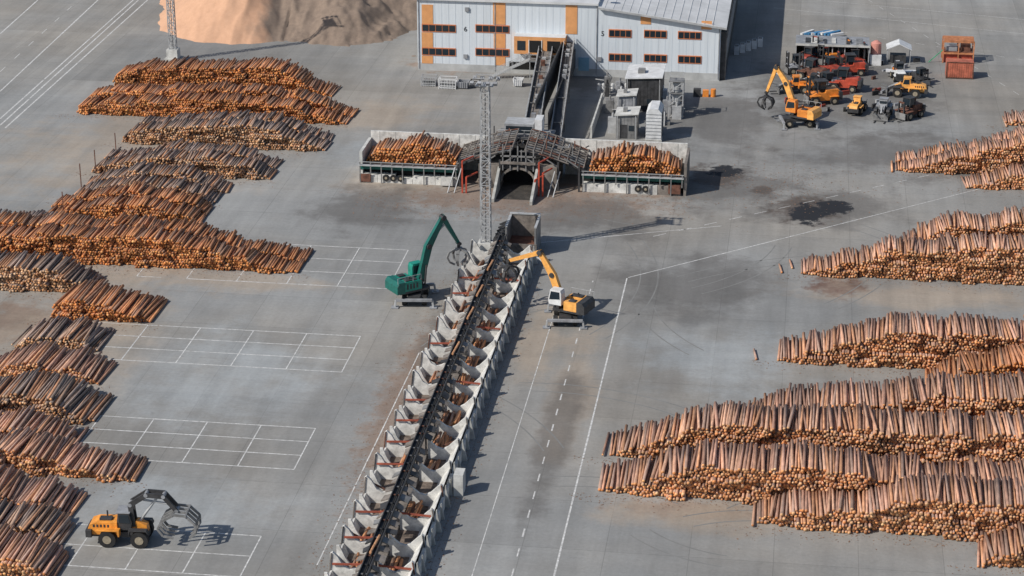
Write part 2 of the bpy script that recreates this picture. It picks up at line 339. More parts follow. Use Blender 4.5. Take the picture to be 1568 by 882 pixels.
# ---------------------------------------------------------------- sorting line
xl=(G(527,870)[0]+G(690,455)[0])/2; xr=(G(652,870)[0]+G(806,425)[0])/2; xm=(xl+xr)/2-.15
yT=G(790,402)[1]; yB=G(560,960)[1]; PIT=5.0
sorter=empty('log_sorting_line')
sp=MB(); cv=MB(); n=int((yT-yB)/PIT); P0=[];P1=[];RR=[]
for i in range(n+1):
    y=yT-i*PIT
    for sgn in (-1,1):
        xo=xl if sgn<0 else xr-.3
        q=lambda t:(xm+sgn*.55)+(xo-(xm+sgn*.55))*t
        hgt=2.6 if sgn<0 else 2.2
        poly=[(q(0),0.0),(q(0),2.1),(q(.12),1.75),(q(.3),1.3),(q(.48),1.15),(q(.66),1.45),(q(.82),hgt-.25),(q(.96),hgt+.15),(q(1.03),hgt),(q(1.05),0)]
        sp.ext(poly,y-.14,y+.14,conc_bin)
        cv.beam((q(.99),y-.2,hgt+.1),(q(1.05),y-.2,.9),.10,.1,random.choice([rust,steel_dk,conc_dk]))
        if i<n:
            if sgn>0: sp.ext([(q(.60),.03),(q(.97),1.7),(q(1.0),1.7),(q(.72),.0)],y-PIT+.15,y-.15,conc_bin)
            else:
                sp.ext([(q(.84),.03),(q(.98),1.0),(q(1.03),1.0),(q(.93),.0)],y-PIT+.15,y-.15,conc_bin)
                sp.ext([(q(.62),.03),(q(1.04),.03),(q(1.04),2.0),(q(.95),2.0),(q(.8),.9)],y-PIT*.5,y-PIT*.5+.2,conc_bin)
            cnt=random.choice([0,3,5,8,12,16])
            for k in range(cnt):
                t=random.uniform(.06,.56); r=random.uniform(.12,.18); z=r+random.uniform(0,.15+cnt*.04)
                yy=y-.35-random.uniform(0,.9); sk=random.gauss(0,.22)
                P0.append((q(t),yy,z)); P1.append((q(t)+sk,yy-3.5,z+random.gauss(0,.1))); RR.append(r)
            if random.random()<.45: cv.beam((q(.02),y-.3,1.85),(q(.96),y-.3,1.7),.12,.17,redbar)
            if random.random()<.2: cv.beam((q(.45),y-4.5,1.2),(q(1.0),y-4.5,2.0),.12,.16,rust)
    cv.beam((xm-.4,y-.3,0),(xm-.4,y-.3,2.5),.16,.16,steel_dk); cv.beam((xm+.4,y-.3,0),(xm+.4,y-.3,2.5),.16,.16,steel_dk)
    for k in range(3):
        yy=y-.5-k*1.65
        for sgn in (-1,1):
            if random.random()<.95:
                w=random.uniform(.45,.95); dz=random.uniform(-.25,.1); m=random.choice([rustplate,rustplate,steel,conc_dk,conc_dk,steel_dk])
                cv.beam((xm+sgn*.4,yy,2.74),(xm+sgn*(.4+w),yy+random.uniform(-.15,.15),2.5+dz),random.uniform(.7,1.25),.1,m)
                if random.random()<.4: cv.beam((xm+sgn*.42,yy-.5,2.3),(xm+sgn*(.7+.3*random.random()),yy-.5,1.7),.1,.16,steel_dk)
        cv.box(xm-.32,xm+.32,yy-.08,yy+.08,2.83,2.93,random.choice([steel,rust,steel_dk]))
cv.box(xm-.38,xm+.38,yB-3,yT+1.5,2.45,2.8,steel_dk)
for sx_ in (-.38,.38): cv.beam((xm+sx_,yB-3,2.95),(xm+sx_,yT+1.5,2.95),.09,.26,steel_dk)
cv.beam((xm+.05,yB-3,3.0),(xm+.05,yT+1.5,3.0),.1,.12,blk)
lm=M('conveyed_log',(.60,.31,.16),.8,.3,3)
for k in range(5):
    y=random.uniform(yB,yT-4); cv.cyl((xm-.1,y,3.02),(xm+.1,y+3.2,3.04),.13,lm,8)
sp.box(xr-.3,xr,yB-3,yT+1,0,1.15,conc_bin)
for i in range(n+1):
    y=yT-i*PIT
    sp.ext([(xr,0),(xr+.5,0),(xr+.08,2.2),(xr,2.2)],y-.16,y+.16,concrete)
    if i<n: sp.ext([(xr,0),(xr+.35,0),(xr+.06,1.6),(xr,1.6)],y-PIT*.5-.14,y-PIT*.5+.14,concrete)
sp.box(xm-.5,xm+.5,yB-3,yT,0,.5,conc_dk)
xq,yq=G(702,760); sp.box(xr+.4,xr+1.3,yq,yq+1.6,0,2.2,conc_lt)
sp.obj('concrete_bins',sorter); cv.obj('chain_conveyor',sorter)
RR=np.array(RR); b,e=colours(len(RR),'orange'); build_logs('sorted_logs',np.array(P0),np.array(P1),RR,b*1.1,e,parent=sorter)
fl=MB(); fl.box(xl,xr-.3,yB-3,yT,.0,.02,M('bin_floor',(.19,.15,.125),.95,.5,1.0)); fl.obj('bin_floor',sorter)
for _ in range(2600):
    y=random.uniform(yB,yT); x=random.choice([xl-abs(random.gauss(0,2.0)),xr+abs(random.gauss(0,1.0))]); chip(x,y,random.uniform(.04,.14))
hp=MB(); hx,hy=G(797,392)
hp.box(hx-1.9,hx-1.7,hy,hy+4.5,0,3.6,steel); hp.box(hx+1.7,hx+1.9,hy,hy+4.5,0,3.6,steel)
hp.box(hx-1.9,hx+1.9,hy+4.5,hy+4.7,0,3.8,rustplate); hp.box(hx-1.7,hx+1.7,hy,hy+4.5,.2,1.0,rust)
hp.box(hx-2.0,hx+2.0,hy-.2,hy,0,1.6,rustplate)
hp.beam((hx-1.8,hy+.1,3.7),(hx-1.8,hy+4.6,3.7),.3,.15,steel_lt); hp.beam((hx+1.8,hy+.1,3.7),(hx+1.8,hy+4.6,3.7),.3,.15,steel_lt)
hp.beam((hx-1.9,hy+4.6,3.9),(hx+1.9,hy+4.6,3.9),.4,.15,steel_lt)
hp.beam((hx-2.7,hy-1.5,2.4),(hx-2.3,hy+5,2.4),1.0,.3,steel_dk); hp.beam((hx-2.6,hy-1.5,0),(hx-2.6,hy-1.5,2.4),.2,.2,steel_dk)
for k in range(5): hp.beam((hx-3.1,hy-1+k*1.2,2.6),(hx-2.1,hy-1+k*1.2,3.1),.2,.2,steel_dk)
hp.obj('feed_hopper')
# ---------------------------------------------------------------- lattice masts
def mast(u,v,h,w=1.15):
    x,y=G(u,v); o=empty('lattice_lighting_mast',(x,y,0)); b=MB()
    b.box(-.9,.9,-.9,.9,.4,1.9,conc_lt); b.box(-1.3,1.3,-1.3,1.3,0,.4,concrete); b.obj('foundation',o)
    s=MB(); W0=w/2; W1=w/2*.85
    def P(i,z):
        t=(z-1.9)/(h-1.9); a=W0+(W1-W0)*t; return ((-a,a,a,-a)[i%4],(-a,-a,a,a)[i%4],z)
    for i in range(4): s.beam(P(i,1.9),P(i,h),.12,.12,steel_lt)
    z=1.9; k=0
    while z<h-.9:
        z2=z+1.05
        for i in range(4):
            a,b_=(i,i+1) if k%2 else (i+1,i)
            s.beam(P(a,z),P(b_,z2),.07,.07,steel_lt); s.beam(P(i,z),P(i+1,z),.07,.07,steel_lt)
        z=z2; k+=1
    s.beam((0,0,1.9),(0,0,h-1),.1,.1,steel); s.obj('lattice_tower',o)
    t=MB(); t.box(-1.1,1.1,-.9,.9,h-.1,h,steel_lt)
    for sx in (-1.1,1.1): t.beam((sx,-.9,h+.9),(sx,.9,h+.9),.06,.06,steel_lt)
    for sy in (-.9,.9): t.beam((-1.1,sy,h+.9),(1.1,sy,h+.9),.06,.06,steel_lt)
    for sx in (-1.4,-.5,.5,1.4):
        for sy in (-1.05,1.05):
            t.beam((sx,sy,h+.5),(sx,sy*1.25,h+.3),.45,.4,grey_paint); t.beam((sx,0,h+.5),(sx,sy,h+.5),.07,.07,steel)
    t.obj('lamp_platform',o)
mast(744,392,21.8); mast(266,92,26,1.0)
# ---------------------------------------------------------------- chip mound
def mound():
    cx1,_=G(335,66); y1=G(335,66)[1]; cx2,_=G(540,60)
    nx,ny=230,150; X0=cx1-18; X1=cx2+18; Y0=y1-4; Y1=y1+60; vs=[];fs=[]
    for j in range(ny):
        for i in range(nx):
            x=X0+(X1-X0)*i/(nx-1); y=Y0+(Y1-Y0)*j/(ny-1); h=-1
            for cx,cy,R,s in ((cx1+1,y1+16,16.5,.74),(cx1+3,y1+34,22,.7),(cx2-4,y1+14.5,14,.64),(cx2+1,y1+26,17,.68),(cx1+12,y1+17,15.5,.68),(cx2-11,y1+12,10,.6)):
                h=max(h,(R-math.hypot(x-cx,y-cy))*s)
            w_=.5 if x<cx1+10 else 1.2
            h+=noise.fractal(Vector((x*.35,y*.35,0)),1,2,6)*.6*w_+noise.noise(Vector((x*.09,y*.09,3)))*1.3-abs(noise.noise(Vector((x*.28,y*.12,9))))*1.4*w_
            vs.append((x,y,max(h,-.3)))
    for j in range(ny-1):
        for i in range(nx-1):
            a=j*nx+i; fs.append((a,a+1,a+nx+1,a+nx))
    me=bpy.data.meshes.new('m'); me.from_pydata(vs,[],fs)
    m=bpy.data.materials.new('wood_chips'); m.use_nodes=True; nt=m.node_tree; L=nt.links; b=nt.nodes['Principled BSDF']; b.inputs['Roughness'].default_value=.95
    gg=nd(nt,'ShaderNodeNewGeometry'); sx=nd(nt,'ShaderNodeSeparateXYZ'); L.new(gg.outputs['Position'],sx.inputs[0])
    n=nd(nt,'ShaderNodeTexNoise'); n.inputs['Scale'].default_value=.16; n.inputs['Detail'].default_value=8; L.new(gg.outputs['Position'],n.inputs['Vector'])
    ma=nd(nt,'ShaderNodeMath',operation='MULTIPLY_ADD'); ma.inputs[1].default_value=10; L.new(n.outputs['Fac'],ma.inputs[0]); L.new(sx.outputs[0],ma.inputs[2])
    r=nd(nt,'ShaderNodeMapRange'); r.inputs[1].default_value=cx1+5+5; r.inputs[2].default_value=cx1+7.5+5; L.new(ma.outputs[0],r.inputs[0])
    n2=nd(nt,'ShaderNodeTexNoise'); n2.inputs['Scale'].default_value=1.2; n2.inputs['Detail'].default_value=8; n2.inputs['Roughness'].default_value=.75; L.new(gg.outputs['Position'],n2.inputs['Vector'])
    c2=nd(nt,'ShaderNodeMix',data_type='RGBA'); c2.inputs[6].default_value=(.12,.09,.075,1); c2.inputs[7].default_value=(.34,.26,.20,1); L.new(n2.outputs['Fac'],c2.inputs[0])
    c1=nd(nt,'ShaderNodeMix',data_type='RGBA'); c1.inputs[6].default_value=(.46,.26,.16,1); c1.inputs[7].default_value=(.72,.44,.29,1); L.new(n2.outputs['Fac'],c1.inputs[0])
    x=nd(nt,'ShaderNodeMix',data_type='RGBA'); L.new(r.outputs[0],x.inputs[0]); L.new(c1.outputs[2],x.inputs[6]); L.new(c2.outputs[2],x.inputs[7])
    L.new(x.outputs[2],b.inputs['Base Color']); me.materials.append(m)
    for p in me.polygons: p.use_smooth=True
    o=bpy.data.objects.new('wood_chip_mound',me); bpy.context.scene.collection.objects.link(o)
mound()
# ---------------------------------------------------------------- factory building
yF=G(641,107)[1]; bd=empty('sawmill_building'); wl=MB(); wd=MB(); rf=MB()
def fx(u,v): return W(u,v,yF)
xa=fx(640,107)[0]; xs_=fx(915,120)[0]; xb=fx(1101,130)[0]; zl=fx(700,1)[1]; zr0=fx(917,13)[1]; zr1=fx(1103,43)[1]
wl.box(xa,xs_,yF,yF+60,1.2,zl,wallm,roofm); wl.box(xa,xs_,yF-.03,yF+60,0,1.2,wallsk)
wl.ext([(xs_,1.2),(xb,1.2),(xb,zr1),(xs_,zr0)],yF,yF+60,wallm)
wl.box(xs_+.002,xb,yF-.03,yF+59.9,0,1.2,wallsk)
# dark strip with units on the right gable; wall's shade put into its colour
wl.box(xb,xb+.9,yF+.6,yF+50,0,zr1-.8,steel_dk)
for k in range(14): wl.box(xb+.9,xb+.96,yF+1+k*3.2,yF+3.4+k*3.2,3.2,6.2,grey_paint)
rib=M('wall_rib',(.54,.60,.66),.55,.06,.4)
x=xa+.6
while x<xb-.3: wl.box(x,x+.05,yF-.022,yF,1.22,(zl if x<xs_ else zr1)-.1,rib); x+=1.1
for x in (xa+.15,(xa+xs_)/2-2,xs_-.3,xb-.3): wl.box(x,x+.14,yF-.12,yF-.03,.3,(zl if x<xs_ else zr1)-.1,grey_paint)
rf.ext([(xs_,zr0+.05),(xb+.9,zr1-.1),(xb+.9,zr1+.25),(xs_,zr0+.4)],yF-.7,yF+60,roofm)
rf.box(xa-.3,xs_-.02,yF-.4,yF+60,zl+.02,zl+.35,roofm)
rf.beam((xs_,yF-.74,zr0+.2),(xb+.9,yF-.74,zr1+.05),.06,.3,steel_lt)
for k in range(14):
    x=xs_+1+k*(xb-xs_-1)/14; zz=zr0+(zr1-zr0)*(x-xs_)/(xb-xs_); rf.beam((x,yF-.65,zz+.42),(x,yF+59,zz+.42),.06,.05,roofm)
for k in range(9): rf.box(xa+4+k*3.2,xa+4.7+k*3.2,yF+2.5+(k%2),yF+3.2+(k%2),zl+.35,zl+1.0,grey_paint)
def fb(u0,v0,u1,v1,pr,m,mb=None,y=None):
    uc,vc=(u0+u1)/2,(v0+v1)/2; yy=yF
    xA=W(u0,vc,yy)[0]; xB=W(u1,vc,yy)[0]; z1=W(uc,v0,yy)[1]; z0=W(uc,v1,yy)[1]
    (mb or wd).box(xA,xB,yy-pr,yy+.02,z0,z1,m); return xA,xB,z0,z1
for u0,u1,v0,v1 in ((646,663,7,36.5),(646,663,49.5,72.5),(646,663,85.5,97),(755,774,4,37.5),(756,774,51.5,73.5),(759,774,86.5,100),(866,884,8,52),(981,997,24,37),(1074,1090,32,45)):
    fb(u0,v0,u1,v1,.06,opanel)
def window(u0,u1,v0,v1,n=4):
    xA,xB,z0,z1=fb(u0,v0,u1,v1,.10,oframe)
    w=(xB-xA-.12)/n
    for k in range(n): wd.box(xA+.12+k*w,xA+k*w+w,yF-.14,yF-.09,z0+.15,z1-.15,glass)
for v0 in (37,73):
    window(646,698,v0,v0+12,5); window(728,780,v0+1,v0+13,5)
for v0 in (45,82):
    window(932,967,v0,v0+12); window(986,1021,v0+1,v0+13); window(1038,1074,v0+3,v0+15)
for u,v,t in ((713,44,'6'),(923,51,'5')):
    xA,z=fx(u,v)
    cu=bpy.data.curves.new('n','FONT'); cu.body=t; cu.size=1.1; cu.extrude=.01; to=bpy.data.objects.new('bay_number',cu); cu.materials.append(black)
    bpy.context.scene.collection.objects.link(to); to.location=(xA-.3,yF-.05,z-.4); to.rotation_euler=(math.pi/2,0,0); to.parent=bd
for u,v in ((713,86),(918,90),(715,14)): fb(u-3,v-3,u+3,v+3,.25,grey_paint)
pb=MB(); xA,zt=fx(790,50); xB,_=fx(868,56); zb=fx(830,78)[1]
pb.box(xA,xB,yF-2.2,yF+.01,zb,zt,opanel,roofm); pb.box(xA+.5,xA+1.8,yF-2.24,yF-2.2,zb+.6,zt-.7,glass)
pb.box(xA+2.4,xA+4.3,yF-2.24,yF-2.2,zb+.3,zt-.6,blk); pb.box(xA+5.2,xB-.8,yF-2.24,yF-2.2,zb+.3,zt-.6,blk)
pb.box(xA+2.28,xA+2.4,yF-2.3,yF-2.2,zb,zt-.5,white); pb.box(xA+4.3,xA+4.42,yF-2.3,yF-2.2,zb,zt-.5,white)
pb.obj('conveyor_portal',bd); wl.obj('walls',bd); wd.obj('windows_and_panels',bd); rf.obj('roof',bd)
yd=MB()
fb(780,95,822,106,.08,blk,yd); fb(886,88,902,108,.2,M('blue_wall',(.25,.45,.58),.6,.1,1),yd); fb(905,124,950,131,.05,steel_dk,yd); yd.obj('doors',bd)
# ---------------------------------------------------------------- log infeed decks
yf=G(548,280)[1]; yb=yf+7.5
def wx(u,v,y=None): return W(u,v,yf if y is None else y)[0]
X0=wx(549,278); X1=wx(700,285); X2=wx(890,290); X3=wx(1046,299); Xc=(X1+X2)/2
deck=empty('log_infeed_decks'); d=MB(); d2=MB()
zt=W(556,200,yb)[1]
d.box(X0+.3,X1+3,yb,yb+.35,0,zt,conc_bin); d.box(X2-3,X3,yb,yb+.35,0,zt,conc_bin)
for k in range(7): d.box(X0+1.5+k*2.2,X0+1.56+k*2.2,yb-.03,yb,2.4,zt-.02,concrete); d.box(X2-1+k*2.2,X2-.94+k*2.2,yb-.03,yb,2.4,zt-.02,concrete)
d.box(X0,X0+.4,yf+1,yb-.01,0,zt-.9,conc_lt); d.box(X3,X3+.35,yf+.5,yb+.3,0,zt-.6,conc_dk)
for xa_,xb_ in ((X0,X1),(X2,X3)):
    w=xb_-xa_
    d.box(xa_+.41,xb_-.02,yf+1.2,yb-.01,1.9,2.3,steel_dk)
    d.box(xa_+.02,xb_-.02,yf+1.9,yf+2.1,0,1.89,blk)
    d2.beam((xa_,yf+.35,2.45),(xb_,yf+.35,2.45),.5,.14,steel_lt); d2.beam((xa_,yf+.2,2.95),(xb_,yf+.2,2.95),.07,.07,steel_lt)
    for k in range(10):
        x=xa_+.2+k*(w-.4)/9; d2.beam((x,yf+.25,1.2 if k%2 else 0),(x,yf+.25,2.95),.14,.14,steel); d2.beam((x,yf+.4,2.3),(x,yf+1.6,2.3),.1,.1,steel_dk)
    d2.beam((xa_,yf+1.0,1.9),(xb_,yf+1.0,1.9),.3,.35,dkgreen)
    x=xa_+.1
    while x<xb_-1.2:
        bw=random.choice([1.9,2.4,3.1]); bw=min(bw,xb_-.1-x); d.box(x,x+bw-.05,yf+.5,yf+1.8,0,random.choice([1.05,1.05,.7,1.25]),random.choice([conc_bin,conc_bin,conc_lt,conc_dk])); x+=bw
for xa_,xb_,nn in ((X0+3.2,X0+5.5,3),(X3-6.5,X3-2.6,2)):
    for k in range(nn):
        x=xa_+.5+k*1.0; d2.cyl((x,yf+.3,.75),(x,yf+.49,.75),.46,black,16); d2.cyl((x,yf+.26,.75),(x,yf+.3,.75),.18,hub,10)
d2.box(X0+.1,X0+1.6,yf+.2,yf+.48,.15,1.2,rust); d2.box(X3-2.0,X3-.4,yf+.2,yf+.48,.3,1.5,rust); d2.box(X1-2.2,X1-.6,yf-.2,yf+.48,.2,1.3,conc_lt)
d.obj('walls_and_plinths',deck); d2.obj('steelwork',deck)
pile(None,[(560,242),(575,228),(600,222),(640,219),(680,226),(700,238)],'orange',4.6,2.3,'deck_logs',y0=yf+1.9,stn=False,parent=deck,rad=.2)
pile(None,[(905,246),(920,238),(950,234),(985,240),(1015,246),(1042,256)],'orange',4.6,2.3,'deck_logs',y0=yf+1.9,stn=False,parent=deck,rad=.2)
# central infeed machine
mc=empty('infeed_machine'); c=MB(); r2=MB()
c.box(Xc-5.5,Xc-2.6,yf+.5,yb+1,0,3.2,conc_dk); c.box(Xc+2.2,Xc+5.0,yf+.5,yb+1,0,3.2,conc_dk)
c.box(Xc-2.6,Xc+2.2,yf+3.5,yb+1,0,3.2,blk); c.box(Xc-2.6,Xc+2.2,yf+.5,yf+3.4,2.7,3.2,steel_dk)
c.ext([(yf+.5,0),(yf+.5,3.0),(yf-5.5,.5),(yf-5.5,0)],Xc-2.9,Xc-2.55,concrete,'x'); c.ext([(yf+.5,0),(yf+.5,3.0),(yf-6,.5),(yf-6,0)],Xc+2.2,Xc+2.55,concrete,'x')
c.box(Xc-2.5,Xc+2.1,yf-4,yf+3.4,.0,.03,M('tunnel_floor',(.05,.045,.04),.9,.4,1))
pa=[(Xc-.2+2.3*math.cos(t),1.0+1.9*math.sin(t)) for t in [math.pi*i/12 for i in range(13)]]
for a_,b_ in zip(pa,pa[1:]): c.beam((a_[0],yf+.45,a_[1]),(b_[0],yf+.45,b_[1]),.3,.3,conc_dk)
for sgn in (-1,1):
    xi=Xc+sgn*.9-.2; xo=Xc+sgn*8.5
    for k in range(8):
        t=k/7; x=xi+(xo-xi)*t; z=5.6-2.3*t**1.3; r2.beam((x,yf+.6,z-.25),(x,yb+.5,z+.4),.14,.18,rustplate)
    for k in range(11):
        y=yf+.6+(yb-yf)*k/10; z=.65*k/10
        pts=[(xi+(xo-xi)*t,y,5.35-2.3*t**1.3+z) for t in (0,.25,.5,.75,1)]
        for a,b_ in zip(pts,pts[1:]):
            if random.random()<.85: r2.beam(a,b_,.26,.1,random.choice([rustplate,steel,rust,conc_dk]))
    pts=[(xi+(xo-xi)*t,5.05-2.3*t**1.3) for t in (0,.25,.5,.75,1)]
    r2.ext(pts+[(x,z-.12) for x,z in pts[::-1]],yf+1,yb-.3,steel_dk)
    for x in (Xc+sgn*2.6,Xc+sgn*5.2,Xc+sgn*8.0):
        r2.beam((x,yf+.3,0),(x,yf+.3,4.0),.25,.25,steel_dk); r2.beam((x,yf+.3,3.3),(x-sgn*2,yf+.3,4.6),.15,.15,steel)
for k,(u,h) in enumerate(((712,4.4),(718,2.2),(828,4.6),(834,3.2),(822,2.2))):
    x=wx(u,300); r2.beam((x,yf-2.2,0),(x,yf-2.2,h),.2,.2,redpaint); r2.beam((x,yf-2.2,h),(x+(1.2 if u<760 else 1),yf-.2,h+.1),.15,.18,redpaint)
for u in (690,700,842,850):
    x=wx(u,300); r2.beam((x,yf-2.5,0),(x+.6,yf+.3,2.7),.12,.12,steel_lt)
for x in (Xc-2.2,Xc-1.2,Xc-.2,Xc+.9,Xc+1.9): r2.beam((x,yf+.2,2.6),(x,yf+.2,5.6+random.random()*.8),.16,.16,steel)
r2.beam((Xc-2.5,yf+.2,4.6),(Xc+2.2,yf+.2,4.6),.16,.2,steel); r2.beam((Xc-2.5,yf+.1,3.7),(Xc+2.2,yf+.1,3.7),.3,.3,conc_dk)
r2.box(Xc-3.5,Xc+1.0,yb+1,yb+5,0,4.45,steel_dk); r2.box(Xc-3.2,Xc+.8,yb+1.4,yb+4.6,4.61,6.4,grey_paint,steel_lt); r2.box(Xc-3.0,Xc+.6,yb+1.35,yb+1.4,5.2,6.1,glass)
r2.box(Xc+1.0,Xc+2.0,yb+1,yb+3.5,4.61,7.2,white)
for k in range(9): r2.beam((Xc-4+k*.9,yb+.8,4.6),(Xc-4+k*.9,yb+.8,5.7),.06,.06,steel_lt)
r2.beam((Xc-4,yb+.8,5.7),(Xc+3.2,yb+.8,5.7),.07,.07,steel_lt); r2.beam((Xc-4,yb+.8,5.2),(Xc+3.2,yb+.8,5.2),.05,.05,steel_lt)
r2.box(Xc-4.2,Xc+3.4,yb+.6,yb+5.2,4.46,4.6,steel)
for k in range(60):
    x=Xc+random.gauss(0,3.2); y=yf+random.uniform(0,9); z=random.uniform(2.8,5.0)+.3*random.random(); a=random.choice([(1,0,0),(0,1,0),(0,0,1),(.7,0,.4)]); l=random.uniform(.6,2)
    r2.beam((x,y,z),(x+a[0]*l,y+a[1]*l,z+a[2]*l),.11,.15,random.choice([steel,steel_dk,rust,steel_lt,rustplate]))
c.obj('concrete_tunnel',mc); r2.obj('steel_structure',mc)
def gallery(x0,x1,y0,y1,z0,z1,w,m_deck,name,rail):
    o=MB(); n=10; A=Vector((x0,y0,z0)); B=Vector((x1,y1,z1))
    o.beam(A,B,w,.35,steel_dk); o.beam(A+Vector((0,0,.25)),B+Vector((0,0,.25)),w*.5,.12,m_deck); o.beam(A+Vector((w*.36,0,.24)),B+Vector((w*.36,0,.24)),w*.22,.1,steel)
    for s in (-1,1):
        off=Vector((s*w/2,0,0))
        o.beam(A+off+Vector((0,0,1.1)),B+off+Vector((0,0,1.1)),.08,.08,rail); o.beam(A+off+Vector((0,0,.35)),B+off+Vector((0,0,.35)),.12,.5,steel if s<0 else rustplate)
        for k in range(n*2+1):
            p=A.lerp(B,k/(n*2))+off; o.beam(p,p+Vector((0,0,1.1)),.06,.06,rail)
            if k<n*2: o.beam(p,A.lerp(B,(k+1)/(n*2))+off+Vector((0,0,1.1)),.05,.05,rail)
    for k in range(n+1):
        p=A.lerp(B,k/n)
        if k%2: o.beam(p+Vector((-w/2,0,.45)),p+Vector((w/2,0,.45)),.13,.13,steel)
        if k%3==1:
            for s in (-1,1): o.beam((p.x+s*w/2*.9,p.y,0),(p.x+s*w/2*.9,p.y,p.z),.2,.2,steel)
            o.beam((p.x-w/2,p.y,p.z*.3),(p.x+w/2,p.y,p.z*.8),.1,.1,steel)
    for k in range(9):
        p=A.lerp(B,random.random()); o.box(p.x-.3,p.x+.3,p.y-.3,p.y+.3,p.z+.3,p.z+random.uniform(.6,1.3),random.choice([grey_paint,rust,steel_lt,steel]))
    o.obj(name)
xg1=fx(838,90)[0]; xg2=fx(868,90)[0]
gallery(Xc+.2,xg1,yb+4,yF-2.3,4.6,zb+.3,2.1,conc_dk,'inclined_conveyor',steel_lt); gallery(Xc+3.6,xg2+.4,yb-.5,yF-.3,1.2,zb+1.4,1.5,steel_dk,'inclined_conveyor',steel_lt)
ga=MB(); x=xg2+.4; ga.box(x-1.0,x-.85,yb+14,yF-.3,zb-2.4,zb+2.2,steel_dk); ga.box(x+.85,x+1.0,yb+14,yF-.3,zb-2.4,zb+.6,steel_dk); ga.obj('conveyor_side_screen')
stz=MB(); ys=yF-3.5; xs0=W(752,128,ys)[0]
for k in range(18):
    x=xs0+k*.33; stz.box(x,x+.32,ys+.05,ys+1.05,.17*k+.1,.17*k+.18,steel_lt)
for dy in (0,1.1):
    stz.beam((xs0,ys+dy,.2),(xs0+6,ys+dy,3.2),.08,.25,steel_lt); stz.beam((xs0,ys+dy,1.2),(xs0+6,ys+dy,4.2),.06,.06,steel_lt)
    for k in range(10): stz.beam((xs0+k*.66,ys+dy,.33*k),(xs0+k*.66,ys+dy,.33*k+1.1),.05,.05,steel_lt)
stz.box(xs0+6,xs0+9.5,ys,ys+3,3.0,3.15,steel)
for k in range(4): stz.beam((xs0+6.1+k*1.1,ys+.1,0),(xs0+6.1+k*1.1,ys+.1,4.1),.1,.1,steel_lt)
stz.beam((xs0+6,ys+.1,4.1),(xs0+9.5,ys+.1,4.1),.06,.06,steel_lt); stz.obj('steel_staircase')
def cage(u,v,w,d_,h,m,name='metal_cage_container'):
    x,y=G(u,v); o=MB(); o.box(0,w,0,d_,.1,.25,m)
    for a in (0,w):
        for b_ in (0,d_): o.beam((a,b_,0),(a,b_,h),.12,.12,m)
    for z in (.5,1.0,h):
        if z>h: continue
        for b_ in (0,d_): o.beam((0,b_,z),(w,b_,z),.08,.08,m)
        for a in (0,w): o.beam((a,0,z),(a,d_,z),.08,.08,m)
    for k in range(1,6): o.beam((w*k/6,0,0),(w*k/6,0,h),.06,.06,m)
    o.box(.2,w-.2,.2,d_-.2,.26,h*.6,steel); o.obj(name,loc=(x,y,0))
cage(645,132,2.2,1.6,1.5,steel_lt); cage(672,136,2.6,1.6,1.6,white); cage(720,134,1.4,1.2,1.0,steel)
def skip(u,v,w,d_,h,m,name='steel_skip',rz=0):
    x,y=G(u,v); o=MB()
    o.ext([(.25,.15),(w-.25,.15),(w,h),(w-.12,h),(w-.35,.25),(.35,.25),(.12,h),(0,h)],0,d_,m)
    o.ext([(.25,.15),(w-.25,.15),(w,h),(0,h)],-.08,0,m); o.ext([(.25,.15),(w-.25,.15),(w,h),(0,h)],d_,d_+.08,m)
    for k in range(5): o.beam((w*(k+.7)/5.4,-.12,.2),(w*(k+.7)/5.4,-.12,h),.1,.08,m)
    o.obj(name,loc=(x,y,0),rz=rz)
skip(700,136,1.8,1.5,1.1,grey_paint); skip(785,133,1.6,1.4,1.2,white)
def hut(u,v,w,d_,h,mw,mr,name,slope=.3,door=True):
    x,y=G(u,v); o=MB(); o.box(0,w,0,d_,0,h,mw); o.ext([(-.2,h),(w+.2,h+slope),(w+.2,h+slope+.15),(-.2,h+.15)],-.3,d_+.3,mr)
    if door: o.box(w*.2,w*.2+1,-.05,0,.1,2.1,steel_dk); o.box(w*.6,w*.6+.8,-.05,0,1.2,2.0,glass)
    for k in range(int(w/.5)): o.box(k*.5+.1,k*.5+.15,-.03,0,.02,h-.02,mw)
    o.box(w*.3,w*.5,d_*.3,d_*.5,h+.1,h+.8,steel)
    for a in (.2,w-.2): o.beam((a,-.35,0),(a,-.35,h+.1),.1,.1,steel_lt)
    o.obj(name,loc=(x,y,0))
hut(958,170,5.2,7,5.0,steel_dk,white,'compressor_house'); hut(945,186,2.6,3,3.8,grey_paint,conc_lt,'equipment_hut'); hut(943,212,3.0,3.5,3.4,steel,conc_lt,'equipment_hut')
si=MB(); x,y=G(1001,214)
si.box(-1.2,1.2,-1,1,0,.3,concrete)
si.ext([(-1.1,.3),(1.1,.3),(1.1,4.2),(.6,4.8),(-.6,4.8),(-1.1,4.2)],-.9,3.5,white)
for k in range(8): si.box(-1.15,1.15,-.96,-.9,.5+k*.5,.58+k*.5,steel_lt)
for k in range(5): si.box(1.1,1.16,-.7+k*.85,-.6+k*.85,.4,4.1,steel)
si.obj('filter_unit',loc=(x,y,0))
fr=MB(); x,y=G(1035,178)
for a in (-1,1):
    for b_ in (-1,1): fr.beam((a,b_,0),(a,b_,5.6),.16,.16,steel_lt)
for z in (1.8,3.7,5.5):
    fr.box(-1.1,1.1,-1.1,1.1,z,z+.1,steel)
    for a in (-1,1): fr.beam((a,-1,z+1),(a,1,z+1),.06,.06,steel_lt); fr.beam((-1,a,z+1),(1,a,z+1),.06,.06,steel_lt)
for z in (0,1.9,3.8): fr.beam((-1,-1,z),(1,-1,z+1.8),.1,.1,steel_lt); fr.beam((1,-1,z),(1,1,z+1.8),.1,.1,steel_lt)
